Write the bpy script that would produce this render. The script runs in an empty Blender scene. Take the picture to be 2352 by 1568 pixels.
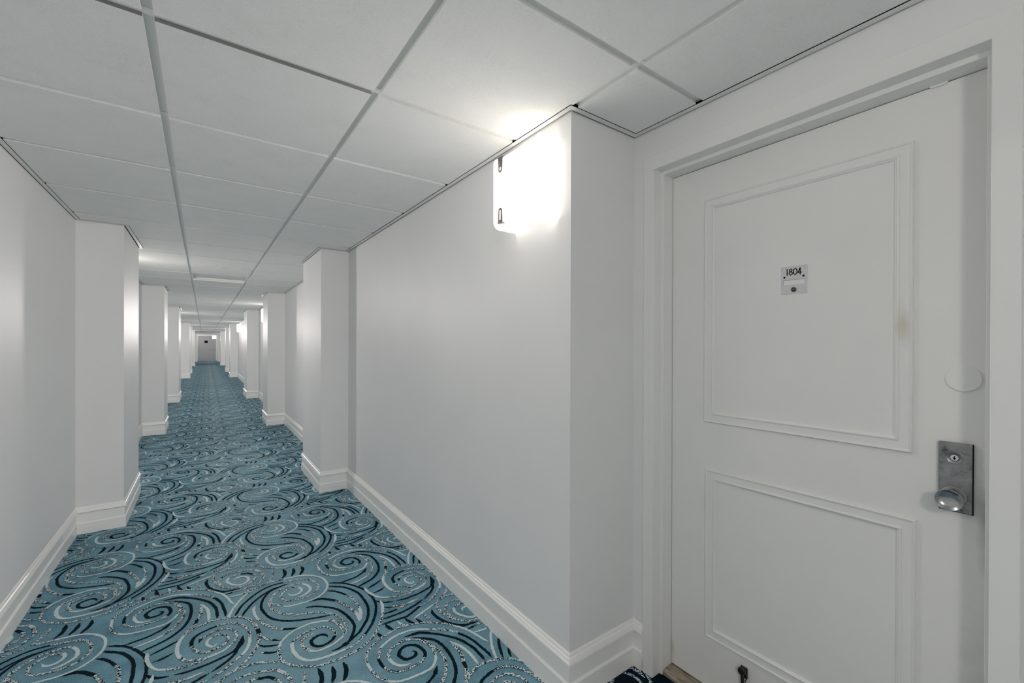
import bpy, math, random
from mathutils import Matrix, Vector
random.seed(4)
SC = bpy.context.scene
COL = SC.collection

# ---------------------------------------------------------------- camera
CAMZ = 1.3157
YAW, PIT, ROL = 0.6146, -0.0025, 0.0028
Fv = Vector((math.sin(YAW)*math.cos(PIT), math.cos(YAW)*math.cos(PIT), math.sin(PIT)))
Rv = Vector((math.cos(YAW), -math.sin(YAW), 0))
Uv = Rv.cross(Fv)
R2 = Rv*math.cos(ROL) + Uv*math.sin(ROL)
U2 = Uv*math.cos(ROL) - Rv*math.sin(ROL)
cd = bpy.data.cameras.new('camera')
cam = bpy.data.objects.new('camera', cd)
COL.objects.link(cam)
cd.sensor_width = 36.0
cd.lens = 989.6/2352*36
cd.shift_x = (1176-1161)/2352
cd.shift_y = (796-784)/2352
cd.clip_start = 0.01
cd.clip_end = 200
cam.matrix_world = Matrix(((R2.x, U2.x, -Fv.x, 0), (R2.y, U2.y, -Fv.y, 0), (R2.z, U2.z, -Fv.z, CAMZ), (0, 0, 0, 1)))
SC.camera = cam

# ---------------------------------------------------------------- world, exposure
W = bpy.data.worlds.new('world')
SC.world = W
W.use_nodes = True
W.node_tree.nodes['Background'].inputs[0].default_value = (0.9, 0.95, 1, 1)
W.node_tree.nodes['Background'].inputs[1].default_value = 0.0
SC.view_settings.view_transform = 'Standard'
SC.view_settings.look = 'None'
SC.view_settings.gamma = 1
SC.view_settings.use_curve_mapping = False
SC.view_settings.exposure = -0.07
SC.cycles.max_bounces = 24
SC.cycles.diffuse_bounces = 20
SC.cycles.glossy_bounces = 6
SC.cycles.use_denoising = True
SC.cycles.sample_clamp_indirect = 8
LAMP = 1.9           # glow of the opal diffusers
LAMPW = 8.6          # lamp in every sconce, all-round part
PANELW = 1.9         # and the part sent out through its front panel
BACK_W = (4.0, 1.4)  # the same for the two fill sconces added behind the viewer
H = CAMZ + 0.8626     # ceiling tile face
def bend(y): return 0.0042*max(0.0, y-4.0)

# ---------------------------------------------------------------- helpers
class MB:
    def __init__(s): s.v = []; s.f = []; s.m = []; s.u = []
    def quad(s, a, b, c, d, m=0):
        i = len(s.v); s.v += [a, b, c, d]; s.f.append((i, i+1, i+2, i+3)); s.m.append(m)
    def poly(s, pts, m=0):
        i = len(s.v); s.v += list(pts); s.f.append(tuple(range(i, i+len(pts)))); s.m.append(m)
    def box(s, x0, x1, y0, y1, z0, z1, m=0, ms=None):
        i = len(s.v)
        s.v += [(x0,y0,z0),(x1,y0,z0),(x1,y1,z0),(x0,y1,z0),(x0,y0,z1),(x1,y0,z1),(x1,y1,z1),(x0,y1,z1)]
        F = [(0,3,2,1),(4,5,6,7),(0,1,5,4),(1,2,6,5),(2,3,7,6),(3,0,4,7)]
        for k, f in enumerate(F):
            s.f.append(tuple(i+j for j in f)); s.m.append(ms[k] if ms else m)
    def prism(s, prof, axis, a0, a1, m=0):
        """closed polygon prof extruded along axis from a0 to a1 (prof gives the two other coordinates in x,y,z order)"""
        def P(p, a):
            if axis == 0: return (a, p[0], p[1])
            if axis == 1: return (p[0], a, p[1])
            return (p[0], p[1], a)
        n = len(prof); i = len(s.v)
        s.v += [P(p, a0) for p in prof] + [P(p, a1) for p in prof]
        for k in range(n):
            s.f.append((i+k, i+(k+1) % n, i+n+(k+1) % n, i+n+k)); s.m.append(m)
        s.f.append(tuple(i+n-1-k for k in range(n))); s.m.append(m)
        s.f.append(tuple(i+n+k for k in range(n))); s.m.append(m)
    def lathe(s, prof, n, org, m=0, axis=0, sgn=-1, sx=1.0, sy=1.0):
        """profile [(radius, distance)] turned about axis through org"""
        i = len(s.v)
        for r, d in prof:
            for k in range(n):
                a = 2*math.pi*k/n; p, q = r*math.cos(a)*sx, r*math.sin(a)*sy
                if axis == 0: s.v.append((org[0]+sgn*d, org[1]+p, org[2]+q))
                elif axis == 1: s.v.append((org[0]+p, org[1]+sgn*d, org[2]+q))
                else: s.v.append((org[0]+p, org[1]+q, org[2]+sgn*d))
        for j in range(len(prof)-1):
            for k in range(n):
                s.f.append((i+j*n+k, i+j*n+(k+1) % n, i+(j+1)*n+(k+1) % n, i+(j+1)*n+k)); s.m.append(m)
        s.f.append(tuple(i+k for k in range(n))); s.m.append(m)
        s.f.append(tuple(i+(len(prof)-1)*n+n-1-k for k in range(n))); s.m.append(m)
    def tube(s, pts, r, n=8, m=0):
        i = len(s.v); L = len(pts)
        for j, p in enumerate(pts):
            p = Vector(p); t = (Vector(pts[min(j+1, L-1)])-Vector(pts[max(j-1, 0)])).normalized()
            a = t.orthogonal().normalized(); b = t.cross(a)
            if j: # keep the frame from twisting
                a = (pa-t*pa.dot(t)).normalized(); b = t.cross(a)
            pa = a
            rr = r[j] if isinstance(r, (list, tuple)) else r
            for k in range(n):
                q = p+(a*math.cos(2*math.pi*k/n)+b*math.sin(2*math.pi*k/n))*rr
                s.v.append(tuple(q))
        for j in range(L-1):
            for k in range(n):
                s.f.append((i+j*n+k, i+j*n+(k+1) % n, i+(j+1)*n+(k+1) % n, i+(j+1)*n+k)); s.m.append(m)
        s.f.append(tuple(i+n-1-k for k in range(n))); s.m.append(m)
        s.f.append(tuple(i+(L-1)*n+k for k in range(n))); s.m.append(m)
    def mesh(s, name, mats, smooth=False, bent=True, fix=True):
        me = bpy.data.meshes.new(name)
        v = [(x+bend(y), y, z) for x, y, z in s.v] if bent else s.v
        me.from_pydata(v, [], s.f)
        for mt in (mats if isinstance(mats, (list, tuple)) else [mats]): me.materials.append(mt)
        me.polygons.foreach_set('material_index', s.m)
        if smooth: me.polygons.foreach_set('use_smooth', [True]*len(me.polygons))
        me.update()
        if fix:
            import bmesh
            bm = bmesh.new(); bm.from_mesh(me)
            bmesh.ops.remove_doubles(bm, verts=bm.verts, dist=1e-6)
            bmesh.ops.recalc_face_normals(bm, faces=bm.faces)
            bm.to_mesh(me); bm.free()
        return me
    def obj(s, name, mats, parent=None, smooth=False, bent=True, fix=True, bevel=0.0, auto=False):
        o = bpy.data.objects.new(name, s.mesh(name, mats, smooth or auto, bent, fix))
        COL.objects.link(o)
        if parent is not None: o.parent = parent
        if bevel:
            b = o.modifiers.new('bevel', 'BEVEL'); b.width = bevel; b.segments = 2; b.limit_method = 'ANGLE'; b.angle_limit = math.radians(40)
        if auto:
            sharpen(o.data, 32)
        return o

def sharpen(me, deg):
    import bmesh
    bm = bmesh.new(); bm.from_mesh(me)
    for e in bm.edges:
        if len(e.link_faces) == 2 and e.calc_face_angle(0) > math.radians(deg): e.smooth = False
    bm.to_mesh(me); bm.free()

def empty(name, loc=(0, 0, 0), parent=None):
    o = bpy.data.objects.new(name, None); COL.objects.link(o); o.location = loc
    o.empty_display_size = 0.05
    if parent is not None: o.parent = parent
    return o
def tag(o, label, cat=None, group=None, kind=None):
    if label: o['label'] = label
    if cat: o['category'] = cat
    if group: o['group'] = group
    if kind: o['kind'] = kind
    return o

# ---------------------------------------------------------------- materials
def nt(name):
    m = bpy.data.materials.new(name); m.use_nodes = True
    t = m.node_tree; return m, t, t.nodes['Principled BSDF']
def N(t, typ, **kw):
    n = t.nodes.new(typ)
    for k, v in kw.items():
        if k in n.inputs: n.inputs[k].default_value = v
        else: setattr(n, k, v)
    return n
def coords(t, scale=(1, 1, 1)):
    c = N(t, 'ShaderNodeTexCoord'); mp = N(t, 'ShaderNodeMapping')
    mp.inputs['Scale'].default_value = scale
    t.links.new(c.outputs['Object'], mp.inputs['Vector']); return mp.outputs['Vector']
def ramp(t, fac, stops):
    r = N(t, 'ShaderNodeValToRGB')
    while len(r.color_ramp.elements) < len(stops): r.color_ramp.elements.new(0.5)
    for e, (p, c) in zip(r.color_ramp.elements, stops): e.position = p; e.color = (*c, 1)
    t.links.new(fac, r.inputs[0]); return r.outputs[0]
def painted(name, col, rough=0.4, spec=0.5, bscale=260, bstr=0.05, mott=0.03, dirt=None):
    m, t, b = nt(name)
    v = coords(t)
    n1 = N(t, 'ShaderNodeTexNoise', Scale=2.3, Detail=4.0); t.links.new(v, n1.inputs['Vector'])
    c = ramp(t, n1.outputs['Fac'], [(0.3, tuple(x*(1-mott) for x in col)), (0.7, col)])
    t.links.new(c, b.inputs['Base Color'])
    n2 = N(t, 'ShaderNodeTexNoise', Scale=bscale, Detail=3.0); t.links.new(v, n2.inputs['Vector'])
    bp = N(t, 'ShaderNodeBump', Strength=bstr, Distance=0.002); t.links.new(n2.outputs['Fac'], bp.inputs['Height'])
    t.links.new(bp.outputs[0], b.inputs['Normal'])
    b.inputs['Roughness'].default_value = rough; b.inputs['Specular IOR Level'].default_value = spec
    return m
def flat(name, col, rough=0.5, metal=0.0, spec=0.5):
    m, t, b = nt(name)
    v = coords(t); n = N(t, 'ShaderNodeTexNoise', Scale=40.0, Detail=3.0); t.links.new(v, n.inputs['Vector'])
    t.links.new(ramp(t, n.outputs['Fac'], [(0.3, tuple(x*0.93 for x in col)), (0.7, col)]), b.inputs['Base Color'])
    b.inputs['Roughness'].default_value = rough; b.inputs['Metallic'].default_value = metal
    b.inputs['Specular IOR Level'].default_value = spec
    return m
def glow(name, col, s):
    m, t, b = nt(name)
    b.inputs['Base Color'].default_value = (*col, 1); b.inputs['Emission Color'].default_value = (*col, 1)
    b.inputs['Emission Strength'].default_value = s; b.inputs['Roughness'].default_value = 0.3
    return m

M_wall = painted('wall_paint', (0.80, 0.80, 0.795), rough=0.5, spec=0.4, bscale=420, bstr=0.10)
M_trim = painted('trim_gloss_paint', (0.90, 0.895, 0.875), rough=0.33, bscale=90, bstr=0.04)
M_door = painted('door_paint', (0.80, 0.795, 0.775), rough=0.42, bscale=150, bstr=0.10, mott=0.04)
M_frame = painted('frame_paint', (0.82, 0.82, 0.80), rough=0.38, bscale=120, bstr=0.06)
def stain(m, y0, z0, a, c, col, amt):
    """a mark with a shape of its own on the door leaf"""
    t = m.node_tree; bs = t.nodes['Principled BSDF']; src = bs.inputs['Base Color'].links[0].from_socket
    cc = N(t, 'ShaderNodeTexCoord'); mp = N(t, 'ShaderNodeMapping')
    mp.inputs['Scale'].default_value = (0, 1/a, 1/c); mp.inputs['Location'].default_value = (0, -y0/a, -z0/c)
    t.links.new(cc.outputs['Object'], mp.inputs['Vector'])
    nz = N(t, 'ShaderNodeTexNoise', Scale=26.0, Detail=6.0); t.links.new(cc.outputs['Object'], nz.inputs['Vector'])
    ln = N(t, 'ShaderNodeVectorMath', operation='LENGTH'); t.links.new(mp.outputs[0], ln.inputs[0])
    ad = N(t, 'ShaderNodeMath', operation='MULTIPLY_ADD'); ad.inputs[1].default_value = 1.1; t.links.new(nz.outputs['Fac'], ad.inputs[0]); t.links.new(ln.outputs['Value'], ad.inputs[2])
    mr = N(t, 'ShaderNodeMapRange'); mr.inputs['From Min'].default_value = 0.6; mr.inputs['From Max'].default_value = 1.5; mr.inputs['To Min'].default_value = amt; mr.inputs['To Max'].default_value = 0.0
    t.links.new(ad.outputs[0], mr.inputs['Value'])
    mx = N(t, 'ShaderNodeMix', data_type='RGBA'); t.links.new(mr.outputs[0], mx.inputs[0]); t.links.new(src, mx.inputs[6]); mx.inputs[7].default_value = (*col, 1)
    t.links.new(mx.outputs[2], bs.inputs['Base Color'])
stain(M_door, 0.335, CAMZ+0.065, 0.020, 0.075, (0.50, 0.46, 0.27), 0.5)
stain(M_door, 0.180, CAMZ-0.45, 0.022, 0.16, (0.34, 0.31, 0.26), 0.55)
stain(M_door, 0.190, CAMZ-0.95, 0.05, 0.35, (0.55, 0.54, 0.50), 0.5)
stain(M_door, 1.04, CAMZ-1.24, 0.02, 0.08, (0.45, 0.40, 0.30), 0.6)
M_tee = painted('tee_paint', (0.78, 0.78, 0.765), rough=0.45, bscale=60, bstr=0.02)
M_dark = flat('plenum_dark', (0.02, 0.02, 0.02), rough=0.9)
M_black = flat('black_iron', (0.012, 0.012, 0.012), rough=0.35)
M_ink = flat('black_engraving', (0.006, 0.006, 0.006), rough=0.8, spec=0.1)
M_clip = flat('nickel_clip', (0.20, 0.195, 0.19), rough=0.45, metal=0.7)
M_plate = flat('aluminium_plate', (0.66, 0.66, 0.67), rough=0.45, metal=0.35)
M_lamp = glow('lit_opal_acrylic', (1.0, 0.965, 0.90), LAMP)
M_sign = glow('lit_sign_face', (0.80, 0.87, 1.0), 1.6)

def tile_mat():
    m, t, b = nt('mineral_fibre_tile'); v = coords(t)
    n = N(t, 'ShaderNodeTexNoise', Scale=170.0, Detail=6.0, Roughness=0.75); t.links.new(v, n.inputs['Vector'])
    n3 = N(t, 'ShaderNodeTexNoise', Scale=9.0, Detail=4.0); t.links.new(v, n3.inputs['Vector'])
    mx = N(t, 'ShaderNodeMath', operation='MULTIPLY_ADD'); mx.inputs[1].default_value = 0.35
    t.links.new(n3.outputs['Fac'], mx.inputs[0]); t.links.new(n.outputs['Fac'], mx.inputs[2])
    t.links.new(ramp(t, mx.outputs[0], [(0.42, (0.76, 0.755, 0.745)), (0.62, (0.86, 0.855, 0.84)), (0.9, (0.90, 0.895, 0.88))]), b.inputs['Base Color'])
    bp = N(t, 'ShaderNodeBump', Strength=0.35, Distance=0.002); t.links.new(n.outputs['Fac'], bp.inputs['Height'])
    t.links.new(bp.outputs[0], b.inputs['Normal']); b.inputs['Roughness'].default_value = 0.9
    b.inputs['Specular IOR Level'].default_value = 0.15
    return m
M_tile = tile_mat()
M_cut = painted('cut_tile_edge', (0.42, 0.415, 0.40), rough=0.95, spec=0.1, bscale=400, bstr=0.6, mott=0.4)

def steel():
    m, t, b = nt('worn_steel'); v = coords(t)
    n = N(t, 'ShaderNodeTexNoise', Scale=34.0, Detail=8.0, Roughness=0.65); t.links.new(v, n.inputs['Vector'])
    t.links.new(ramp(t, n.outputs['Fac'], [(0.30, (0.09, 0.09, 0.09)), (0.45, (0.28, 0.28, 0.285)), (0.7, (0.42, 0.42, 0.43))]), b.inputs['Base Color'])
    r = N(t, 'ShaderNodeMapRange'); r.inputs['To Min'].default_value = 0.55; r.inputs['To Max'].default_value = 0.25
    t.links.new(n.outputs['Fac'], r.inputs['Value']); t.links.new(r.outputs[0], b.inputs['Roughness'])
    b.inputs['Metallic'].default_value = 1.0
    return m
M_steel = steel()
def knobsteel():
    m, t, b = nt('polished_knob_steel'); v = coords(t)
    n = N(t, 'ShaderNodeTexNoise', Scale=60.0, Detail=6.0); t.links.new(v, n.inputs['Vector'])
    t.links.new(ramp(t, n.outputs['Fac'], [(0.3, (0.33, 0.33, 0.33)), (0.7, (0.55, 0.55, 0.56))]), b.inputs['Base Color'])
    b.inputs['Metallic'].default_value = 1.0; b.inputs['Roughness'].default_value = 0.24
    return m
M_knob = knobsteel()
def threshold_mat():
    m, t, b = nt('worn_threshold_wood'); v = coords(t, (30, 4, 30))
    n = N(t, 'ShaderNodeTexNoise', Scale=3.0, Detail=8.0, Roughness=0.7); t.links.new(v, n.inputs['Vector'])
    t.links.new(ramp(t, n.outputs['Fac'], [(0.3, (0.05, 0.035, 0.02)), (0.48, (0.28, 0.23, 0.17)), (0.7, (0.52, 0.46, 0.38))]), b.inputs['Base Color'])
    b.inputs['Roughness'].default_value = 0.5
    return m
M_thr = threshold_mat()

def carpet(name, lo, hi, bump=0.9):
    m, t, b = nt(name); v = coords(t)
    n = N(t, 'ShaderNodeTexNoise', Scale=230.0, Detail=4.0, Roughness=0.75); t.links.new(v, n.inputs['Vector'])
    n2 = N(t, 'ShaderNodeTexNoise', Scale=5.5, Detail=5.0, Roughness=0.6); t.links.new(v, n2.inputs['Vector'])
    mx = N(t, 'ShaderNodeMath', operation='MULTIPLY_ADD'); mx.inputs[1].default_value = 0.55
    t.links.new(n2.outputs['Fac'], mx.inputs[0]); t.links.new(n.outputs['Fac'], mx.inputs[2])
    t.links.new(ramp(t, mx.outputs[0], [(0.55, lo), (1.0, hi)]), b.inputs['Base Color'])
    bp = N(t, 'ShaderNodeBump', Strength=bump, Distance=0.003); t.links.new(n.outputs['Fac'], bp.inputs['Height'])
    t.links.new(bp.outputs[0], b.inputs['Normal'])
    b.inputs['Roughness'].default_value = 1.0; b.inputs['Specular IOR Level'].default_value = 0.05
    return m
M_carpet = carpet('teal_carpet_pile', (0.040, 0.115, 0.160), (0.255, 0.480, 0.585))
def wear_and_light(m):
    """paler strip along the middle: tread wear plus corridor lighting painted into the colour"""
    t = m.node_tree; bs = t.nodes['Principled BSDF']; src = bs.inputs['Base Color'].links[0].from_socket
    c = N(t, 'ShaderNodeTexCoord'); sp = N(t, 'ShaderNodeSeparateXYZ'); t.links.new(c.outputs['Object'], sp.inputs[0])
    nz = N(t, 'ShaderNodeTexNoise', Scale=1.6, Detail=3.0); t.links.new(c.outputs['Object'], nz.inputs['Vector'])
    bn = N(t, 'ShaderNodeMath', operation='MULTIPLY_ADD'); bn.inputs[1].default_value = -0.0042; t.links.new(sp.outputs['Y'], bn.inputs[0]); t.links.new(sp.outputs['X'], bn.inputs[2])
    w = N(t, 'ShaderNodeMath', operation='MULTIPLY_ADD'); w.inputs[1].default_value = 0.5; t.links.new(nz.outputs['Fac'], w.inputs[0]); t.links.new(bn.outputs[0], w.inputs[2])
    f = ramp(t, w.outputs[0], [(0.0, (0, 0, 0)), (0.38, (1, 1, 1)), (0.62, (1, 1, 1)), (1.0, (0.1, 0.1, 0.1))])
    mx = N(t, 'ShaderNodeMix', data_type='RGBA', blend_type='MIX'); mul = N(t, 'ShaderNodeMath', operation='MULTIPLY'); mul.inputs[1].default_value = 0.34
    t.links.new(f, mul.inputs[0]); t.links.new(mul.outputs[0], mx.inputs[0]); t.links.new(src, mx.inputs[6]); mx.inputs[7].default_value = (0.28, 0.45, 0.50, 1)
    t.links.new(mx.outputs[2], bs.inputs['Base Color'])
wear_and_light(M_carpet)
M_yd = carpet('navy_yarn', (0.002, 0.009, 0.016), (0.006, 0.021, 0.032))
M_yw = carpet('pale_yarn', (0.46, 0.56, 0.58), (0.70, 0.79, 0.80))
def fleck():
    m, t, b = nt('flecked_yarn'); v = coords(t)
    n = N(t, 'ShaderNodeTexNoise', Scale=185.0, Detail=2.0, Roughness=0.5); t.links.new(v, n.inputs['Vector'])
    r = N(t, 'ShaderNodeValToRGB'); r.color_ramp.interpolation = 'CONSTANT'
    e = r.color_ramp.elements; e[0].position = 0; e[0].color = (0.005, 0.018, 0.027, 1); e[1].position = 0.49; e[1].color = (0.58, 0.67, 0.69, 1)
    t.links.new(n.outputs['Fac'], r.inputs[0]); t.links.new(r.outputs[0], b.inputs['Base Color'])
    b.inputs['Roughness'].default_value = 1.0; b.inputs['Specular IOR Level'].default_value = 0.05
    return m
M_yf = fleck()

# ---------------------------------------------------------------- plan of the corridor (x, y); bend() is added when meshed
YB, YE = -6.5, 43.2
R_WALL = [(1.11, YB), (1.11, -0.9), (1.468, -0.9), (1.468, 1.155), (1.107, 1.155), (1.107, 4.6), (1.121, 4.6), (1.121, 8.3), (1.131, 8.3), (1.131, 12.7), (1.142, 12.7), (1.142, 41.2), (1.2, 41.2), (1.2, YE)]
L_WALL = [(-0.713, YB), (-0.713, 4.6), (-0.718, 4.6), (-0.718, 41.4), (-0.6, 41.4), (-0.6, YE)]
R_PIL = [(0.871, 4.088, 4.937), (0.868, 8.003, 8.677), (0.879, 12.29, 13.3), (0.883, 20.68, 21.6), (0.885, 24.9, 25.7), (0.885, 33.1, 33.9), (0.885, 40.8, 41.6)]
L_PIL = [(-0.459, 4.1445, 5.006), (-0.462, 8.077, 8.766), (-0.456, 12.35, 13.36), (-0.443, 20.9, 21.75), (-0.448, 24.7, 25.5), (-0.45, 32.8, 33.6), (-0.45, 40.9, 41.7)]
ZT = H + 0.12
ZP = H + 0.001          # above the ceiling line, dark colour stands in for the gap's shadow
def with_pil(wall, pils, sgn):
    """plan line of the wall with every pilaster's jog"""
    out = []
    for i, (x, y) in enumerate(wall):
        inside = [p for p in pils if p[1] <= y <= p[2]]
        if not inside: out.append((x, y))
        if i+1 < len(wall):
            x2, y2 = wall[i+1]
            for px, a, b in pils:
                if x == x2 and y <= a <= y2: out += [(x, a), (px, a)]
                if x == x2 and y <= b <= y2: out += [(px, b), (x, b)]
    return out
R_LINE = with_pil(R_WALL, R_PIL, 1)
L_LINE = with_pil(L_WALL, L_PIL, -1)

def offset_line(line, d, left):
    """line shifted by d towards the corridor (mitred); the corridor lies left of the right wall's line"""
    out = []; n = len(line)
    def nrm(a, b):
        dx, dy = b[0]-a[0], b[1]-a[1]; l = math.hypot(dx, dy)
        return (-dy/l, dx/l) if left else (dy/l, -dx/l)
    for i, p in enumerate(line):
        ns = []
        if i > 0: ns.append(nrm(line[i-1], p))
        if i < n-1: ns.append(nrm(p, line[i+1]))
        if len(ns) == 2 and abs(ns[0][0]*ns[1][0]+ns[0][1]*ns[1][1]) < 0.5: o = (ns[0][0]+ns[1][0], ns[0][1]+ns[1][1])
        else: o = ns[0]
        out.append((p[0]+o[0]*d, p[1]+o[1]*d))
    return out
def sweep(mb, line, prof, left, m=0):
    rows = [offset_line(line, d, left) for d, z in prof]
    for j in range(len(prof)-1):
        for i in range(len(line)-1):
            a, b = rows[j][i], rows[j][i+1]; c, e = rows[j+1][i+1], rows[j+1][i]
            q = [(a[0], a[1], prof[j][1]), (b[0], b[1], prof[j][1]), (c[0], c[1], prof[j+1][1]), (e[0], e[1], prof[j+1][1])]
            mb.quad(*(q if left else q[::-1]), m)
    for k in (0, -1):
        mb.poly([(rows[j][k][0], rows[j][k][1], prof[j][1]) for j in range(len(prof))], m)

# ---------------------------------------------------------------- walls
def wall(name, line, outer, pils, left, label):
    mb = MB()
    def face(a, b, z0=0.0):
        mb.quad((a[0], a[1], z0), (b[0], b[1], z0), (b[0], b[1], ZP), (a[0], a[1], ZP), 0)
        mb.quad((a[0], a[1], ZP), (b[0], b[1], ZP), (b[0], b[1], ZT), (a[0], a[1], ZT), 1)
    for i in range(len(line)-1):
        a, b = line[i], line[i+1]
        if a == (1.468, -0.9):   # opening of the near door
            x = a[0]
            face((x, -0.9), (x, 0.13)); face((x, 1.09), (x, 1.155)); face((x, 0.13), (x, 1.09), CAMZ+0.742)
            continue
        face(a, b)
    poly = line + [(outer, line[-1][1]), (outer, line[0][1])]
    mb.poly([(x, y, ZT) for x, y in poly], 1)
    for a, b in ((line[-1], poly[-2]), (poly[-2], poly[-1]), (poly[-1], line[0])):
        mb.quad((a[0], a[1], 0), (b[0], b[1], 0), (b[0], b[1], ZT), (a[0], a[1], ZT))
    o = mb.obj(name, [M_wall, M_dark]); tag(o, label, 'wall', kind='structure')
    for px, a, b in pils:
        wx = [x for x, y in line if y <= a][-1]
        m2 = MB(); x0, x1 = min(px, wx+(0.02 if left else -0.02)), max(px, wx+(0.02 if left else -0.02))
        m2.box(x0, x1, a, b, 0, ZP); m2.obj('pilaster', M_wall, o, bevel=0.003)
        m2 = MB(); m2.box(x0+(0.001 if left else 0), x1-(0 if left else 0.001), a+0.001, b-0.001, ZP+0.0002, ZT); m2.obj('pilaster_gap_shade', M_dark, o)
    return o
WR = wall('wall_right', R_WALL, 1.95, R_PIL, True, 'white right corridor wall with shallow pilasters and the recess of the near door')
WL = wall('wall_left', L_WALL, -1.1, L_PIL, False, 'white left corridor wall with shallow pilasters receding into the distance')
mb = MB(); mb.box(-1.1, 1.95, YE, YE+0.15, 0, ZT); tag(mb.obj('wall_end', M_wall), 'white wall around the small door at the far end of the corridor', 'wall', kind='structure')
mb = MB(); mb.box(-1.1, 1.95, YB-0.15, YB, 0, ZT); tag(mb.obj('wall_back', M_wall), 'white wall closing the corridor behind the viewer', 'wall', kind='structure')

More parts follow.
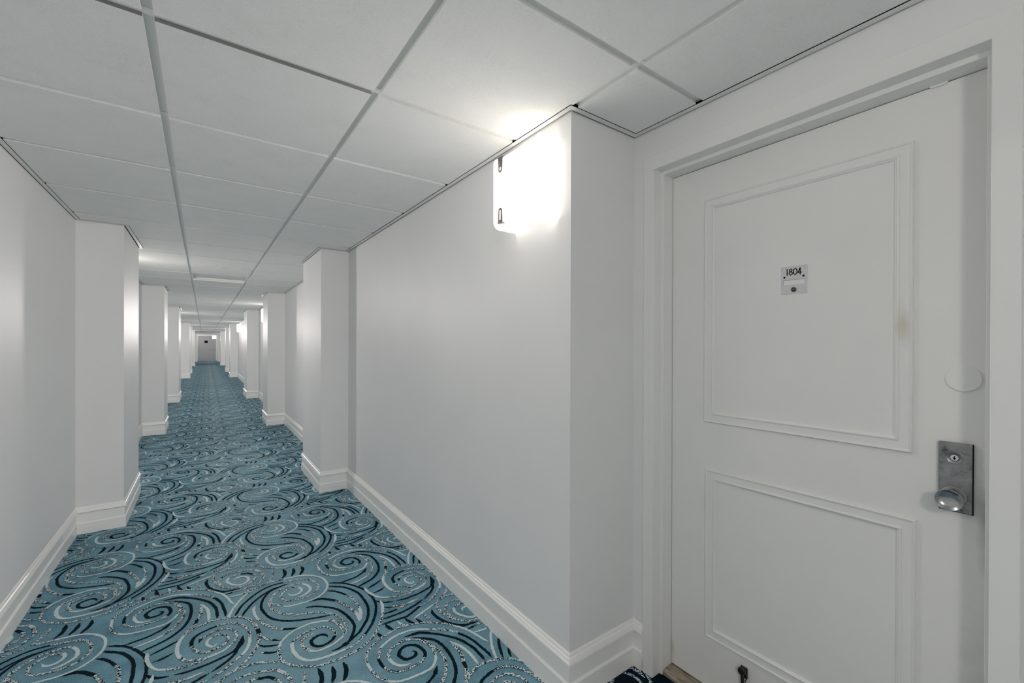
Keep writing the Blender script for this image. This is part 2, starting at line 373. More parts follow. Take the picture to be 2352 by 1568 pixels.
# ---------------------------------------------------------------- floor and its woven pattern
mb = MB()
ys = [YB-0.15] + [4+i*2 for i in range(20)] + [YE+0.15]
for a, b in zip(ys, ys[1:]): mb.box(-1.1, 1.95, a, b, -0.06, 0)
FL = mb.obj('floor', M_carpet); tag(FL, 'teal blue carpet with navy and cream swirls running down the corridor', 'carpet', kind='structure')
STROKES = """W1.2:375,2520 384,2500 401,2489 424,2493 440,2512 440,2538 428,2556;
M1.0:428,2556 407,2568 384,2567 359,2550 342,2525 341,2497 348,2470 364,2452 387,2441 411,2436 442,2433 479,2440 508,2469 522,2502 519,2553 502,2593 477,2622 445,2637 406,2648 371,2656;
D1.0:371,2656 322,2658 275,2643 232,2613 199,2578 170,2542 151,2502 134,2456;
W1.3:412,2461 431,2456 455,2468 476,2488 482,2514 474,2552 453,2586;
M1.0:453,2586 425,2598 395,2595 362,2591 333,2572 309,2548 291,2520 286,2496 296,2468 319,2438 337,2415;
W1.0:337,2415 359,2398 385,2392 413,2390 440,2386 473,2390 508,2402 537,2430 558,2462 568,2502 566,2545 557,2585 533,2623 504,2654 469,2676 439,2684 409,2688 379,2691;
M1.0:379,2691 346,2694 320,2700 294,2694 260,2681 228,2669 195,2639;
W1.0:195,2639 169,2606 146,2566 127,2526 111,2479 101,2448;
M1.3:318,2552 296,2524 287,2495 284,2442 296,2397 315,2361 341,2334 375,2310;
D1.0:399,2624 376,2624 349,2619 322,2610 295,2595 270,2557 253,2512 246,2462 252,2418 264,2369 282,2331 304,2303 332,2277 364,2257 399,2241 435,2227 469,2216 497,2208 521,2202;
D1.0:350,2623 323,2618 283,2599 250,2571 217,2537 193,2499 174,2467 163,2436;
M1.0:366,2288 382,2296 408,2290 435,2277 455,2270 477,2255 498,2237 517,2214 536,2188 550,2146 557,2100 555,2065 542,2034 524,2008;
W1.0:524,2008 500,1993 474,1980 445,1975 418,1974 393,1984 380,2000;
M1.3:380,2000 369,2028 362,2063 366,2087 382,2097 402,2104 426,2107;
M1.4:530,2043 536,2079 526,2121 509,2154 488,2168;
W1.0:488,2168 470,2178 442,2186 413,2191 383,2185 354,2180 330,2166 308,2148 289,2125 277,2092;
M1.0:277,2092 271,2057 273,2022 280,1988 298,1956 319,1930 341,1912 375,1891 398,1879 438,1874 480,1872 517,1875 561,1883 606,1908 646,1939 682,1988 710,2034 730,2077;
W1.3:730,2077 748,2132 755,2182;
D1.2:466,2043 466,2057 453,2074 434,2079 413,2072 400,2057 400,2032 412,2010 431,1999 457,2002 479,2013 495,2034;
M1.0:495,2034 501,2057 496,2086 482,2113 462,2130 435,2138 403,2135 370,2127 346,2111 328,2092;
W1.3:328,2092 324,2064 325,2029 334,1989 349,1957 368,1937 392,1925 419,1919 448,1916 481,1917 511,1918;
M1.0:511,1918 543,1921 577,1939 609,1965;
D1.0:609,1965 632,1989 662,2026 693,2078 716,2134 729,2186 729,2251 721,2316 703,2364 675,2415 644,2457 609,2486 572,2508;
D1.1:564,2477 599,2448 633,2417 662,2369 682,2314 688,2243 687,2181 676,2128 654,2074 624,2034 591,1995 558,1974 530,1956;
D1.8:530,1956 510,1946;
D1.0:510,1946 487,1940 459,1940;
D1.1:428,2336 460,2326 493,2302 529,2266 557,2225 577,2165 587,2109 588,2059 572,2013 552,1983 531,1960;
D1.4:452,2380 481,2381 511,2371 538,2345 566,2311;
M1.2:566,2311 579,2284 595,2245 609,2202 622,2153;
W1.4:622,2153 623,2114 616,2076;
D1.0:551,2432 582,2406 607,2369 625,2334;
M1.0:625,2334 640,2288 647,2230 648,2181;
W1.4:648,2181 639,2129 618,2075;
W1.6:223,2495 212,2466;
W1.0:212,2466 215,2413 224,2362;
M1.2:224,2362 241,2314 262,2273 285,2242 310,2219;
D1.2:310,2219 341,2201 372,2187;
M1.2:220,2224 239,2189 262,2164;
D1.0:262,2164 279,2149 296,2141;
D1.0:208,2163 226,2138 252,2125 282,2114;
M1.0:201,2116 219,2096;
D1.0:219,2096 237,2083 257,2074 278,2066;
D1.4:393,2815 396,2767 388,2729 371,2706;
D1.4:443,2794 439,2746 421,2701;
D1.4:486,2792 487,2749 475,2712 458,2684;
M1.0:343,2831 336,2774 316,2719 304,2703;
D1.2:738,1741 747,1739 752,1725 741,1709 718,1706 700,1712 689,1736 688,1756 702,1776 722,1787 748,1784 771,1765 782,1734 784,1703 772,1678;
M1.0:772,1678 749,1661 718,1656 680,1655 650,1664 625,1687 611,1717;
D1.0:611,1717 607,1747 607,1779;
M1.0:607,1779 620,1808 635,1837;
W1.0:635,1837 662,1854 705,1872 745,1877 785,1874 827,1856 862,1831;
M1.0:862,1831 902,1801 936,1768 961,1731;
D1.0:961,1731 980,1690 994,1638 1000,1587 1004,1544 1003,1512;
W1.2:712,1678 685,1681 662,1697 648,1725 644,1754;
M1.0:644,1754 655,1784 678,1807 710,1820 748,1821 779,1806 804,1781;
M1.5:804,1781 819,1745;
M1.0:819,1745 821,1702 814,1663;
W1.0:814,1663 800,1634 773,1608 740,1601 700,1602 660,1606 626,1617 597,1641;
M1.0:597,1641 573,1679 563,1729;
W1.0:563,1729 561,1775;
M1.0:561,1775 567,1812 586,1846 616,1876 660,1898 704,1911 756,1920 801,1912 846,1898 885,1871 931,1839 966,1791;
W1.0:966,1791 992,1755 1011,1713 1024,1670 1035,1625 1045,1602;
D1.0:742,1846 782,1842;
D1.4:782,1842 817,1834 851,1808;
D1.1:851,1808 887,1771 916,1735 942,1695 958,1652 969,1608 971,1562 971,1515;
D1.1:769,2770 817,2737 857,2693 871,2632 869,2564 857,2506 833,2459 793,2417 752,2396 695,2375;
M1.0:817,1741 832,1705 839,1675 837,1633 826,1594 805,1564;
M1.0:835,2540 804,2488 771,2458;
W1.0:771,2458 736,2440 670,2425;
D1.5:796,2549 769,2512;
D1.0:769,2512 720,2485 673,2476 629,2473;
W1.2:903,1704 915,1677 929,1642 936,1602 938,1557 935,1513;
M1.2:903,1686 908,1646 905,1599 892,1561;
D1.2:892,1561 885,1525;
M1.2:885,1525 871,1496 844,1460;
D1.0:828,2376 790,2353 734,2328;
D1.0:818,2293 786,2276 744,2268;
D1.4:710,1987 715,1949 728,1916;
D1.6:658,1948 662,1923 668,1897;
W1.2:763,1974 772,1938;
M1.0:772,1938 787,1916;
D1.2:802,1978 810,1941 829,1898;
D1.2:845,1942 855,1904 870,1876;
M1.0:886,1957 894,1920 905,1884;
W1.1:57,2280 47,2264 32,2272 21,2298 23,2322 38,2338;
M1.0:38,2338 61,2344 83,2329 99,2296 93,2268 75,2249 51,2241 22,2236 -3,2252 -22,2282 -34,2321;
D1.2:-34,2321 -34,2357 -23,2387;
D1.0:-23,2387 -1,2404 29,2414 60,2421;
M1.0:60,2421 91,2417 122,2404 152,2368 171,2329 181,2282 180,2244;
W1.2:180,2244 175,2206 162,2164 142,2133;
M1.0:142,2133 119,2111 93,2089 65,2069 34,2053;
D1.4:-7,2328 -1,2355;
M1.0:-1,2355 21,2367 49,2380 79,2379 107,2362 129,2324 132,2289 120,2254 101,2226;
W1.2:101,2226 76,2209 45,2201 10,2197;
M1.2:10,2197 -24,2209 -51,2228 -72,2259;
W1.3:-72,2259 -83,2301 -84,2351 -78,2388 -63,2425;
M1.0:-63,2425 -39,2447 -6,2465 30,2475 72,2473 117,2457 157,2432 187,2395;
M1.3:187,2395 204,2341 213,2288;
D1.4:213,2288 217,2246;
M1.2:217,2246 210,2202 201,2161 186,2132;
M1.0:186,2132 166,2097 143,2072 114,2052 77,2039;
M1.0:937,2024 903,2021;
D1.0:903,2021 836,1988 812,1980 751,1986 696,1988;
W1.0:968,1996 919,1976 876,1960 833,1941;
W1.2:722,2352 727,2294 741,2248;
W1.0:741,2248 763,2210 797,2186;
M1.0:797,2186 837,2166 889,2159 942,2168;
D1.4:154,2273 149,2234;
D2.0:149,2234 137,2206;
D1.6:137,2206 121,2182;
D1.0:121,2182 91,2169 58,2159 22,2152 -14,2150 -49,2149 -88,2159;
D1.0:807,2136 762,2157 731,2197;
D1.3:131,2190 120,2163;
D1.0:120,2163 95,2133 66,2112 34,2090;
D1.0:938,2066 876,2040 810,2026 758,2024 710,2027;
W1.2:921,2085 886,2081;
W1.0:886,2081 855,2075;
M1.0:855,2075 817,2088 775,2097;
D1.1:775,2097 751,2114;
M1.0:873,2076 834,2069 797,2062;
D1.0:797,2062 762,2060 729,2063;
W1.2:151,2833 161,2851 184,2856 209,2839 218,2811 207,2777 181,2763 151,2776 128,2812 117,2848 128,2883;
M1.0:128,2883 157,2892 186,2894;
D1.1:186,2894 197,2886 221,2878 242,2850;
M1.0:242,2850 256,2819 242,2777 211,2750 173,2737 131,2754 96,2794 82,2857 94,2906 127,2935 166,2935 214,2919 256,2899;
W1.3:256,2899 277,2866;
M1.2:277,2866 292,2802 279,2752;
M1.0:279,2752 253,2720 214,2708 174,2705 135,2702;
D1.0:135,2702 99,2701;
M1.2:96,2779 70,2840 60,2913 67,2960;
M1.0:67,2960 93,2985 129,2992 169,2992 219,2976 270,2940;
D1.2:32,2933 23,2898 31,2843 51,2790;
D1.6:51,2790 80,2751 109,2731;
D1.1:109,2731 142,2727 175,2719;
W1.0:115,2664 150,2657 180,2655;
M1.0:180,2655 218,2674 244,2683"""
def xr_at(y):
    r = [x for x, yy in R_WALL if yy <= y][-1]
    for px, a, b in R_PIL:
        if a <= y <= b: r = px
    return r
def xl_at(y):
    r = [x for x, yy in L_WALL if yy <= y][-1]
    for px, a, b in L_PIL:
        if a <= y <= b: r = px
    return r
def spline(p, step):
    out = []
    n = len(p)
    for i in range(n-1):
        p0, p1, p2, p3 = p[max(i-1, 0)], p[i], p[i+1], p[min(i+2, n-1)]
        l = math.hypot(p2[0]-p1[0], p2[1]-p1[1]); k = max(1, int(round(l/step)))
        for j in range(k):
            t = j/k; t2, t3 = t*t, t*t*t
            out.append(tuple(0.5*((2*p1[c])+(-p0[c]+p2[c])*t+(2*p0[c]-5*p1[c]+4*p2[c]-p3[c])*t2+(-p0[c]+3*p1[c]-3*p2[c]+p3[c])*t3) for c in (0, 1)))
    out.append(p[-1]); return out
strokes = []
for s in STROKES.split(';'):
    hd, pts = s.strip().split(':')
    strokes.append((hd[0], float(hd[1:]), [tuple(int(c)/1000 for c in q.split(',')) for q in pts.split()]))
VX, VY = (0.911, -0.025), (0.004, 0.946)
yarn = {'D': MB(), 'W': MB(), 'M': MB()}
ZL = {'D': 0.0006, 'W': 0.0012, 'M': 0.0018}
ends = {}
for ty, w, p in strokes:
    for q in (p[0], p[-1]): ends[q] = ends.get(q, 0)+1
cache = {}
for j in range(-3, 45):
    dy = j*VY[1]
    step = 0.0042 if -2 < dy < 3.2 else (0.02 if dy < 9 else (0.05 if dy < 20 else 0.09))
    if step not in cache: cache[step] = [(ty, w, spline(p, step)) for ty, w, p in strokes]
    for i in (-2, -1, 0, 1):
        ox, oy = i*VX[0]+j*VY[0], i*VX[1]+j*VY[1]
        for si, (ty, w, p) in enumerate(cache[step]):
            n = len(p); hw = 0.0062*w*(0.92 if ty == 'W' else 1.0); jit = 0.0014 if step < 0.01 else 0
            free0, free1 = ends.get(strokes[si][2][0], 0) < 2, ends.get(strokes[si][2][-1], 0) < 2
            L = []
            for k in range(n):
                a, b = p[max(k-1, 0)], p[min(k+1, n-1)]
                tx, tyy = b[0]-a[0], b[1]-a[1]; l = math.hypot(tx, tyy) or 1
                nx, ny = -tyy/l, tx/l
                e = hw*min(1.0, 0.15+k*step/0.035 if free0 else 1.0, 0.15+(n-1-k)*step/0.035 if free1 else 1.0)
                h1, h2 = e+random.uniform(-jit, jit), e+random.uniform(-jit, jit)
                L.append((p[k][0]+ox, p[k][1]+oy, nx*h1, ny*h1, nx*h2, ny*h2))
            z = ZL[ty]+si*4e-6; Y = yarn[ty]
            for k in range(n-1):
                A, B = L[k], L[k+1]
                if not (YB+0.1 < A[1] < YE-0.1): continue
                if not (xl_at(A[1])+0.003 < A[0] < xr_at(A[1])-0.003): continue
                Y.quad((A[0]-A[4], A[1]-A[5], z), (B[0]-B[4], B[1]-B[5], z), (B[0]+B[2], B[1]+B[3], z), (A[0]+A[2], A[1]+A[3], z))
mb = MB(); mb.poly([(x, y, 0.0004) for x, y in ((1.20, -0.89), (1.63, -0.89), (1.63, 1.15), (1.20, 1.15))])  # dark sheet over the recess carpet stands in for its shade
tag(mb.obj('recess_shade', M_yd, FL, fix=False), 'dark sheet painting the shade on the door recess carpet')
for ty, nm, mt, lb in (('D', 'navy_swirls', M_yd, 'navy yarn swirls'), ('W', 'cream_swirls', M_yw, 'pale cream yarn swirls'), ('M', 'flecked_swirls', M_yf, 'cream and navy flecked yarn swirls')):
    o = yarn[ty].obj(nm, mt, FL, fix=False); tag(o, lb, kind='stuff')

# ---------------------------------------------------------------- baseboards
BOARD = [(0, 0.17), (0.007, 0.168), (0.007, 0.0)]
CAP = [(0.0, 0.186), (0.003, 0.186), (0.006, 0.182), (0.007, 0.174), (0.011, 0.171), (0.0125, 0.165), (0.0175, 0.158), (0.018, 0.150), (0.014, 0.146), (0.006, 0.146)]
SHOE = [(0.006, 0.080), (0.010, 0.079), (0.0135, 0.073), (0.0140, 0.0)]
def baseboard(name, lines, left, label):
    root = MB()
    for l in lines: sweep(root, l, BOARD, left)
    o = root.obj(name, M_trim); tag(o, label, 'baseboard', kind='structure')
    c = MB(); s = MB()
    for l in lines: sweep(c, l, CAP, left); sweep(s, l, SHOE, left)
    c.obj('cap_moulding', M_trim, o, auto=True); s.obj('shoe_board', M_trim, o)
    return o
ri = R_LINE.index((1.468, 1.155))
baseboard('baseboard_right', [R_LINE[:ri-1]+[(1.468, -0.9), (1.468, 0.118)], [(1.468, 1.102)]+R_LINE[ri:]], True, 'white capped baseboard along the right wall and its pilasters')
baseboard('baseboard_left', [L_LINE], False, 'white capped baseboard along the left wall and its pilasters')
for nm, yy, lab in (('baseboard_end', YE, 'far end'),):
    mb = MB(); mb.box(1.05, 1.2, YE-0.018, YE, 0, 0.16); tag(mb.obj(nm, M_trim), 'short white baseboard beside the far end door', 'baseboard', kind='structure')

# ---------------------------------------------------------------- suspended ceiling
mb = MB()
for a, b in zip(ys, ys[1:]): mb.box(-1.1, 1.95, a, b, ZT, ZT+0.1)
CE = mb.obj('ceiling', M_dark); tag(CE, 'suspended ceiling of square off-white tiles over the corridor', 'ceiling', kind='structure')
rows = [1.4665+0.6135*k for k in range(-13, 7)]
while rows[-1] < YE-0.3: rows.append(rows[-1]+0.632)
RUN = [-0.115, 0.4895, 1.100]
G = 0.0125           # half slot between tiles
OFF = 0.0295          # tiles stop at the wall angle
ybr = sorted(set([y+d for l in (R_LINE, L_LINE) for x, y in l for d in (-OFF, OFF)]))
def xr_tile(y):
    c = [x for x, yy in R_WALL if yy-OFF <= y][-1]
    prev = [x for x, yy in R_WALL if yy <= y+OFF]
    c = min(c, prev[-1])
    for px, a, b in R_PIL:
        if a-OFF <= y <= b+OFF: c = min(c, px)
    return c-OFF
def xl_tile(y):
    c = max([x for x, yy in L_WALL if yy-OFF <= y][-1], [x for x, yy in L_WALL if yy <= y+OFF][-1])
    for px, a, b in L_PIL:
        if a-OFF <= y <= b+OFF: c = max(c, px)
    return c+OFF
def tile(x0, x1, y0, y1, raw):
    ya, yb = max(y0+0.0135, YB+0.03), min(y1-0.0135, YE-0.03)
    cuts = [ya]+[y for y in ybr if ya+0.004 < y < yb-0.004]+[yb]
    pcs = []
    for a, b in zip(cuts, cuts[1:]):
        mid = (a+b)/2
        l = x0+G if x0 is not None else xl_tile(mid)
        r = min(x1-G, xr_tile(mid)) if x1 is not None else xr_tile(mid)
        if r-l < 0.02: continue
        if pcs and abs(pcs[-1][0]-l) < 1e-6 and abs(pcs[-1][1]-r) < 1e-6 and abs(pcs[-1][3]-a) < 1e-6: pcs[-1][3] = b
        else: pcs.append([l, r, a, b])
    if not pcs: return
    up = 0.028 if (x0 == RUN[0] and y0 < 6.7 < y1) else random.uniform(-0.0008, 0.0008)
    t = MB()
    if up > 0.01: pcs = [[x0-0.0005, x1+0.0005, y0-0.013, y1+0.013]]; up = 0.036   # the one tile pushed up out of its grid
    for l, r, a, b in pcs:
        t.box(l, r, a, b, H+up, H+up+0.022, ms=[0, 0, 1 if raw else 0, 0, 0, 0])
    if up > 0.01:
        t.box(x0, x1, y1+0.0105, y1+0.013, H+0.0135, H+0.037); t.box(x0, x1, y0-0.013, y0-0.0105, H+0.0135, H+0.037)
    t.obj('ceiling_tile', [M_tile, M_cut], CE)
for y0, y1 in zip(rows, rows[1:]+[YE]):
    raw = abs(y0-1.4665) < 0.01 or abs(y0-0.853) < 0.01
    tile(None, RUN[0], y0, y1, raw); tile(RUN[0], RUN[1], y0, y1, raw)
    if y0 < 1.15: tile(RUN[1], RUN[2], y0, y1, False)
    else: tile(RUN[1], None, y0, y1, False)
    if -0.9 < y1 and y0 < 1.15: tile(RUN[2], None, y0, y1, False)
zt = H+0.0125
for k, x in enumerate(RUN):
    t = MB(); yl = [YB+0.01]+[y for y in ys[1:-1]]+[YE-0.01] if k < 2 else [YB+0.01, 1.13]
    for a, b in zip(yl, yl[1:]): t.box(x-0.0155, x+0.0155, a, b, zt, zt+0.0015); t.box(x-0.001, x+0.001, a, b, zt+0.0015, zt+0.035)
    t.obj('main_tee', M_tee, CE)
for y in rows:
    if y < YB+0.05 or y > YE-0.05: continue
    t = MB(); a, b = xl_tile(y), xr_tile(y)
    t.box(a-0.01, b+0.01, y-0.0155, y+0.0155, zt-0.0012, zt+0.0003)
    t.obj('cross_tee', M_tee, CE)
ANG = [(0.0075, H+0.004), (0.0075, H-0.0032), (0.0270, H-0.0032), (0.0270, H-0.0016), (0.0090, H-0.0016), (0.0090, H+0.004)]
for line, left in ((R_LINE, True), (L_LINE, False)):
    t = MB(); sweep(t, line, ANG, left); o = t.obj('wall_angle', M_tee, CE)

# ---------------------------------------------------------------- near door (x is the depth axis, the corridor is at smaller x)
XF = 1.568           # face of the leaf
DY0, DY1, DZ0, DZ1 = 0.181, 1.0418, CAMZ-1.289, CAMZ+0.6808
mb = MB(); mb.box(XF, XF+0.045, DY0, DY1, DZ0, DZ1)
D1 = mb.obj('door_1', M_door, bevel=0.0015)
tag(D1, 'white two-panel door with number plate 1804 and a steel knob', 'door', kind='structure')
def path_frame(mb, prof, ya, yb, zt_, zb, closed, kz=1.0):
    """prof [(d, x)]: d inwards from the outer rectangle ya(left, larger y)..yb, zt_..zb"""
    rows_ = []
    for d, x in prof:
        if closed: r = [(x, ya-d, zb+d*kz), (x, ya-d, zt_-d*kz), (x, yb+d, zt_-d*kz), (x, yb+d, zb+d*kz)]
        else: r = [(x, ya-d, zb), (x, ya-d, zt_-d*kz), (x, yb+d, zt_-d*kz), (x, yb+d, zb)]
        rows_.append(r)
    for j in range(len(prof)-1):
        for k in range(4 if closed else 3):
            k2 = (k+1) % 4
            mb.quad(rows_[j][k], rows_[j][k2], rows_[j+1][k2], rows_[j+1][k])
mb = MB()
path_frame(mb, [(0, 1.50), (0, 1.4605), (0.0012, 1.4595), (0.0452, 1.4595), (0.0465, 1.4608), (0.0465, 1.508), (0.0575, 1.508), (0.0585, 1.509), (0.0585, 1.64)], 1.102, 0.118, CAMZ+0.752, 0.0, False, 1.18)
mb.obj('door_frame', M_frame, D1)
M_lens = flat('dark_lens', (0.02, 0.02, 0.02), rough=0.08, spec=0.8)
# two applied panel mouldings
PM = [(0.0, XF+0.001), (0.0008, XF-0.0065), (0.003, XF-0.009), (0.006, XF-0.008), (0.0075, XF-0.0055), (0.010, XF-0.0052), (0.0285, XF-0.0052), (0.030, XF-0.0075), (0.0335, XF-0.0085), (0.0355, XF-0.006), (0.0385, XF-0.0045), (0.040, XF-0.0030), (0.0405, XF+0.001)]
for yl, yr_, zt_, zb_ in ((0.9035, 0.3145, 0.5545, -0.2865), (0.8965, 0.307, -0.464, -1.096)):
    mb = MB(); path_frame(mb, PM, yl, yr_, CAMZ+zt_, CAMZ+zb_, True)
    mb.obj('panel_moulding', M_door, D1)
# number plate
PX = XF-0.0018
yl, yr_, zt_, zb_ = 0.6395, 0.5645, CAMZ+0.2605, CAMZ+0.1705
mb = MB(); mb.box(PX, XF+0.001, yr_, yl, zb_, zt_)
NP = mb.obj('number_plate', M_plate, D1, bevel=0.0006); tag(NP, 'small aluminium plate with the number 1804')
mb = MB()                                           # digits as raised black strokes
def stroke(pts, closed=False):
    w = 0.0024
    q = [(0.6225-0.0415*u*1.0, CAMZ+0.2322+0.0195*v) for u, v in pts]
    n = len(q)
    for k in range(n if closed else n-1):
        a, b = q[k], q[(k+1) % n]
        dy_, dz_ = b[0]-a[0], b[1]-a[1]; l = math.hypot(dy_, dz_)
        x = 0.12 if closed else 0.5; ey, ez = dy_/l*w*x, dz_/l*w*x; ny, nz = -dz_/l*w*0.55, dy_/l*w*0.55
        x0_, x1_ = PX-0.0007, PX+0.0002
        c = [(a[0]-ey+ny, a[1]-ez+nz), (b[0]+ey+ny, b[1]+ez+nz), (b[0]+ey-ny, b[1]+ez-nz), (a[0]-ey-ny, a[1]-ez-nz)]
        mb.prism(c, 0, x0_, x1_)
ell = lambda cx, cy, rx, ry, n=18: [(cx+rx*math.cos(2*math.pi*k/n), cy+ry*math.sin(2*math.pi*k/n)) for k in range(n)]
stroke([(0.03, 0), (0.03, 1)])
stroke(ell(0.28, 0.76, 0.085, 0.22), True); stroke(ell(0.28, 0.26, 0.11, 0.27), True)
stroke(ell(0.59, 0.5, 0.125, 0.49), True)
stroke([(0.93, 0), (0.93, 1), (0.78, 0.3), (1.0, 0.3)])
mb.obj('number', M_ink, NP)
mb = MB(); mb.box(PX-0.0005, PX+0.0002, 0.572, 0.632, CAMZ+0.2005, CAMZ+0.2155)
mb.obj('name_slot', M_door, NP)
mb = MB(); mb.box(PX-0.0008, PX+0.0001, 0.571, 0.633, CAMZ+0.2152, CAMZ+0.2166); mb.box(PX-0.0008, PX+0.0001, 0.632, 0.633, CAMZ+0.2, CAMZ+0.2166)
mb.obj('slot_rim', M_steel, NP)
for yy in (0.6295, 0.5745):
    mb = MB(); mb.lathe([(0.0031, 0), (0.0031, 0.0009), (0.002, 0.0014)], 14, (PX, yy, CAMZ+0.2255)); mb.obj('screw', M_ink, NP)
mb = MB(); mb.lathe([(0.0083, 0), (0.0083, 0.0016), (0.0066, 0.0028), (0.0058, 0.0022), (0.0042, 0.0006)], 20, (PX, 0.602, CAMZ+0.1842)); ph = mb.obj('peephole', M_clip, NP, auto=True)
mb = MB(); mb.lathe([(0.0042, 0), (0.0042, 0.0008), (0.0030, 0.0018), (0.0, 0.0021)], 16, (PX, 0.602, CAMZ+0.1842)); mb.obj('peephole_lens', M_lens, NP, smooth=True)
mb = MB(); mb.lathe([(0.0013, 0.0019), (0.0013, 0.0024), (0.0, 0.0026)], 10, (PX, 0.6016, CAMZ+0.1845)); mb.obj('peephole_glint', M_frame, NP)  # white dot painted on the lens as its glint
# blank cover over the old dead bolt hole
mb = MB(); mb.lathe([(0.0325, -0.001), (0.0325, 0.0036), (0.0312, 0.0046), (0.0, 0.0048)], 40, (XF, 0.2207, CAMZ-0.0802)); tag(mb.obj('cover_disc', M_door, D1, auto=True), 'painted round blank cover')
# lock plate, cylinder, knob
LX = XF-0.010
mb = MB(); mb.box(LX, LX+0.0035, 0.2035, 0.264, CAMZ-0.4168, CAMZ-0.2422)
LK = mb.obj('lock_plate', M_steel, D1, bevel=0.0022); tag(LK, 'worn steel lock plate')
mb = MB(); mb.box(LX+0.0036, XF+0.001, 0.2022, 0.2632, CAMZ-0.4180, CAMZ-0.2434); mb.obj('plate_shade', M_ink, LK)  # near-black block paints the shadow beside the raised plate
mb = MB(); mb.lathe([(0.0165, -0.0005), (0.0160, 0.0018), (0.0148, 0.0022), (0.0105, 0.0004), (0.0088, 0.0002)], 32, (LX, 0.2345, CAMZ-0.2805)); mb.obj('cylinder_rose', M_steel, LK, auto=True)
mb = MB(); mb.lathe([(0.0088, 0), (0.0088, 0.0007), (0.0076, 0.0008)], 28, (LX, 0.2345, CAMZ-0.2805)); mb.obj('cylinder_ring', M_black, LK)
mb = MB(); mb.lathe([(0.0076, 0), (0.0076, 0.0018), (0.0070, 0.0022), (0.0, 0.0022)], 28, (LX, 0.2345, CAMZ-0.2805)); mb.obj('key_cylinder', M_plate, LK, auto=True)
mb = MB(); cx_, cz_ = 0.2345, CAMZ-0.2815
mb.lathe([(0.0022, 0), (0.0022, 0.0025)], 12, (LX, cx_, cz_), sx=1.2); mb.box(LX-0.0025, LX, cx_-0.0009, cx_+0.0009, cz_, cz_+0.0052)
mb.box(LX-0.0025, LX, cx_-0.0007, cx_+0.0007, cz_-0.0045, cz_)
mb.obj('keyhole', M_ink, LK)
mb = MB()
mb.lathe([(0.0248, 0.0), (0.0252, 0.002), (0.0246, 0.006), (0.0185, 0.012), (0.0160, 0.020), (0.0168, 0.030), (0.0205, 0.040), (0.0246, 0.047), (0.0258, 0.052), (0.0258, 0.0555), (0.0248, 0.0570), (0.0235, 0.0562), (0.0200, 0.0530), (0.0140, 0.0500), (0.0070, 0.0486), (0.0, 0.0482)], 48, (LX, 0.2357, CAMZ-0.3767))
tag(mb.obj('door_knob', M_knob, LK, auto=True), 'round steel knob with a dished face')
# black drop-down door holder near the foot of the leaf
hy, hz = 0.752, CAMZ-1.137
mb = MB()
mb.box(XF-0.006, XF+0.001, hy-0.011, hy+0.011, hz-0.030, hz+0.006)
mb.lathe([(0.009, 0.0), (0.009, 0.010), (0.0125, 0.012), (0.0125, 0.020), (0.0105, 0.023), (0.004, 0.0235)], 24, (XF-0.004, hy, hz))
mb.tube([(XF-0.018, hy, hz), (XF-0.019, hy-0.002, hz-0.03), (XF-0.020, hy-0.004, hz-0.075), (XF-0.022, hy-0.006, hz-0.125)], [0.0062, 0.0058, 0.0055, 0.0062], 12)
mb.tube([(XF-0.008, hy-0.008, hz-0.010), (XF-0.012, hy-0.013, hz-0.022), (XF-0.016, hy-0.009, hz-0.036)], 0.0017, 8)
DH = mb.obj('door_holder', M_black, D1, auto=True); tag(DH, 'black iron drop-down door holder')
mb = MB(); mb.lathe([(0.0085, 0), (0.010, 0.004), (0.010, 0.020), (0.008, 0.022)], 20, (XF-0.022, hy-0.006, hz-0.122), axis=2, sgn=-1); mb.obj('rubber_foot', M_ink, DH)
# worn threshold between the jambs
th = [(1.512, 0.0), (1.512, 0.010), (1.516, 0.016), (1.524, 0.0195), (1.545, 0.0205), (1.575, 0.0205), (1.64, 0.0205), (1.64, 0.0)]
mb = MB(); mb.prism(th, 1, 0.1785, 1.0425); tag(mb.obj('threshold', M_thr, D1, auto=True), 'scuffed brown threshold strip')
# flake of paint lifting off the head of the frame
mb = MB(); mb.prism([(0.250, CAMZ+0.684), (0.286, CAMZ+0.684), (0.283, CAMZ+0.6775), (0.262, CAMZ+0.6765), (0.252, CAMZ+0.679)], 0, XF-0.004, XF-0.0025); tag(mb.obj('paint_flake', M_frame, D1), 'loose flake of white paint at the head')

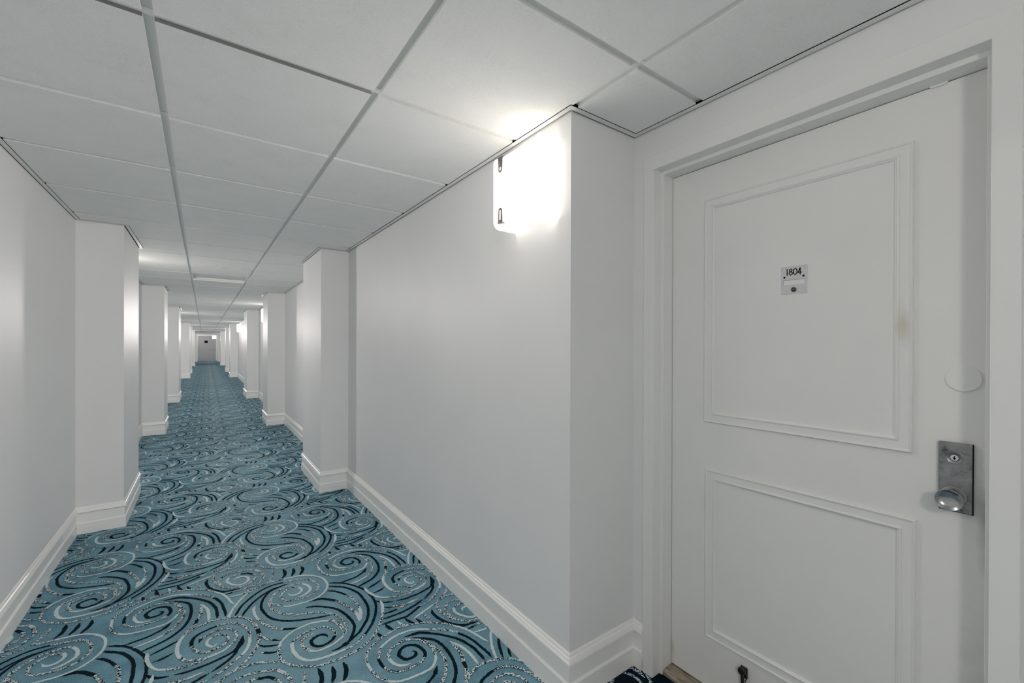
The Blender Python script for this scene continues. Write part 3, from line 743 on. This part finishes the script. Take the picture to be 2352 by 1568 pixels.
# ---------------------------------------------------------------- wall sconces
def sconce(side, xw, y, label):
    """side +1: on the right wall, -1: on the left wall; built round y on the wall plane xw"""
    root = empty('wall_sconce', (xw+bend(y), y, CAMZ+0.49)); tag(root, label, 'lamp', 'opal wall sconces along the corridor')
    s = -side
    X = lambda d: s*d                                  # local offset into the corridor
    B = lambda mb, d0, d1, *r: mb.box(min(X(d0), X(d1)), max(X(d0), X(d1)), *r)
    mb = MB(); B(mb, 0.001, 0.014, -0.118, 0.118, 0.035, 0.265); mb.obj('back_plate', M_tee, root, bent=False)
    mb = MB(); B(mb, 0.014, 0.099, -0.131, 0.131, 0.018, 0.283); mb.obj('diffuser', M_lamp, root, bent=False, bevel=0.006)
    R = 0.030
    prof = [(0.004, -0.006), (0.113-R, -0.006)]+[(0.113-R+R*math.sin(a), -0.006+R-R*math.cos(a)) for a in [math.pi/2*k/6 for k in range(1, 7)]]
    prof += [(0.113-R+R*math.cos(a), 0.293-R+R*math.sin(a)) for a in [math.pi/2*k/6 for k in range(0, 7)]]+[(0.004, 0.293)]
    for y0 in (-0.141, 0.133):
        mb = MB(); mb.prism([(X(d), z) for d, z in prof], 1, y0, y0+0.008); mb.obj('end_panel', M_lamp, root, bent=False)
    for typ, pw in zip(('POINT', 'AREA'), BACK_W if y < 0 else (LAMPW, PANELW)):
        ld = bpy.data.lights.new('sconce_lamp', typ); ld.energy = pw; ld.color = (1.0, 0.928, 0.898); ld.use_nodes = True
        t = ld.node_tree; e = [n for n in t.nodes if n.type == 'EMISSION'][0]
        fo = t.nodes.new('ShaderNodeLightFalloff'); fo.inputs['Strength'].default_value = 1.0; fo.inputs['Smooth'].default_value = 0.22 if typ == 'POINT' else 0.05; t.links.new(fo.outputs['Linear' if typ == 'POINT' else 'Constant'], e.inputs['Strength'])
        lo = bpy.data.objects.new('sconce_lamp', ld); COL.objects.link(lo); lo.parent = root
        if typ == 'POINT': ld.shadow_soft_size = 0.22 if y < 0 else 0.07; lo.location = (X(0.20), 0, 0.09)
        else: ld.shape = 'RECTANGLE'; ld.size = 0.24; ld.size_y = 0.24; lo.location = (X(0.125), 0, 0.15); lo.rotation_euler = (0, math.radians(79 if side > 0 else -79), 0)
    for zb, up in ((0.016, 1), (0.285, -1)):           # metal clips holding the diffuser
        ya, yb_ = 0.091, 0.126
        mb = MB()
        n = 8; tip = 0.062*up; r = 0.014; yc = (ya+yb_)/2
        outer = [(ya, zb), (yb_, zb)]+[(yc+r*math.cos(math.pi*k/n), zb+tip-r*up+r*math.sin(math.pi*k/n)*up) for k in range(n+1)]
        wi, zi0, zi1 = 0.0055, zb+0.012*up, zb+tip-r*up
        if up < 0: zi0 = zb+0.040*up
        inner = [(yc-wi, zi0), (yc+wi, zi0)]+[(yc+wi*math.cos(math.pi*k/n), zi1+wi*math.sin(math.pi*k/n)*up) for k in range(n+1)]
        for d0, flip in ((0.1025, 0), (0.1005, 1)):
            for k in range(len(outer)):
                k2 = (k+1) % len(outer)
                mb.quad((X(d0), *outer[k]), (X(d0), *outer[k2]), (X(d0), *inner[k2]), (X(d0), *inner[k]))
        for ring in (outer, inner):
            for k in range(len(ring)):
                k2 = (k+1) % len(ring)
                mb.quad((X(0.1025), *ring[k]), (X(0.1025), *ring[k2]), (X(0.1005), *ring[k2]), (X(0.1005), *ring[k]))
        z0_, z1_ = sorted((zb-0.002*up, zb))
        B(mb, 0.088, 0.1025, ya, yb_, z0_, z1_)
        mb.obj('clip', M_clip, root, bent=False)
    return root
SC_R = [(1.3575, 1.107, 'lit opal sconce with two metal clips high on the wall beside the near door recess'),
        (10.4, 1.131, 'lit sconce seen as a bright sliver behind the second right pilaster'),
        (19.0, 1.142, 'lit rounded sconce fully visible far down the right wall'),
        (27.7, 1.142, 'lit sconce far along the right wall, behind the fifth right pilaster'),
        (38.6, 1.142, 'last lit sconce on the right wall before the far end door')]
SC_L = [(5.62, -0.718, 'lit sconce on the left wall hidden just past the nearest left pilaster'),
        (14.5, -0.718, 'lit sconce on the left wall past the third left pilaster'),
        (23.2, -0.718, 'lit sconce on the left wall past the fourth left pilaster'),
        (32.0, -0.718, 'lit sconce on the left wall before the sixth left pilaster'),
        (42.4, -0.6, 'small lit sconce at the left of the far end door'),
        (-1.0, -0.713, 'added fill sconce on the left wall behind the viewer'), ]
SC_R.append((-3.2, 1.11, 'added fill sconce on the right wall behind the viewer'))  # unseen sconces at negative y are added to fill the near door
for y, xw, lb in SC_R: sconce(1, xw, y, lb)
for y, xw, lb in SC_L: sconce(-1, xw, y, lb)

# ---------------------------------------------------------------- far end of the corridor
bx = bend(YE)
root = empty('door_2', (0.373, YE, 0)); tag(root, 'small grey-white door with a black plaque at the far end of the corridor', 'door', kind='structure')
mb = MB(); mb.box(-0.62, 0.615, -0.030, 0.0, 0.02, 2.05); mb.obj('door_leaf', flat('end_door_paint', (0.40, 0.40, 0.415), rough=0.5), root, bent=False)
mb = MB()
for x0, x1, z0, z1 in ((-0.72, -0.62, 0, 2.14), (0.615, 0.715, 0, 2.14), (-0.62, 0.615, 2.05, 2.14)): mb.box(x0, x1, -0.05, 0.0, z0, z1)
mb.obj('door_frame', M_frame, root, bent=False, fix=False)
mb = MB(); mb.box(-0.165, 0.055, -0.038, -0.029, CAMZ+0.145, CAMZ+0.34); pl = mb.obj('door_plaque', M_ink, root, bent=False); tag(pl, 'black square plaque')
mb = MB(); mb.box(0.15, 0.40, -0.045, -0.029, CAMZ-0.425, CAMZ-0.375); mb.tube([(0.35, -0.045, CAMZ-0.40), (0.35, -0.085, CAMZ-0.40), (0.20, -0.085, CAMZ-0.40)], 0.018, 8); tag(mb.obj('lever_handle', M_steel, root, bent=False), 'grey metal lever handle')
# lit sign hanging before the far door
ES = empty('hanging_sign', (0.85, 42.3, CAMZ+0.47)); tag(ES, 'small glowing bluish white sign hanging by the top right of the far door', 'sign')
mb = MB(); mb.box(-0.15, 0.15, -0.03, 0.03, 0.0, 0.285); mb.obj('sign_case', M_tee, ES, bent=False, bevel=0.004)
mb = MB(); mb.box(-0.145, 0.145, -0.034, -0.0302, 0.006, 0.279); mb.obj('lit_face', M_sign, ES, bent=False)
mb = MB()
mb.box(-0.02, 0.02, -0.008, 0.008, 0.284, 0.392)
mb.obj('hanger', M_tee, ES, bent=False, fix=False)
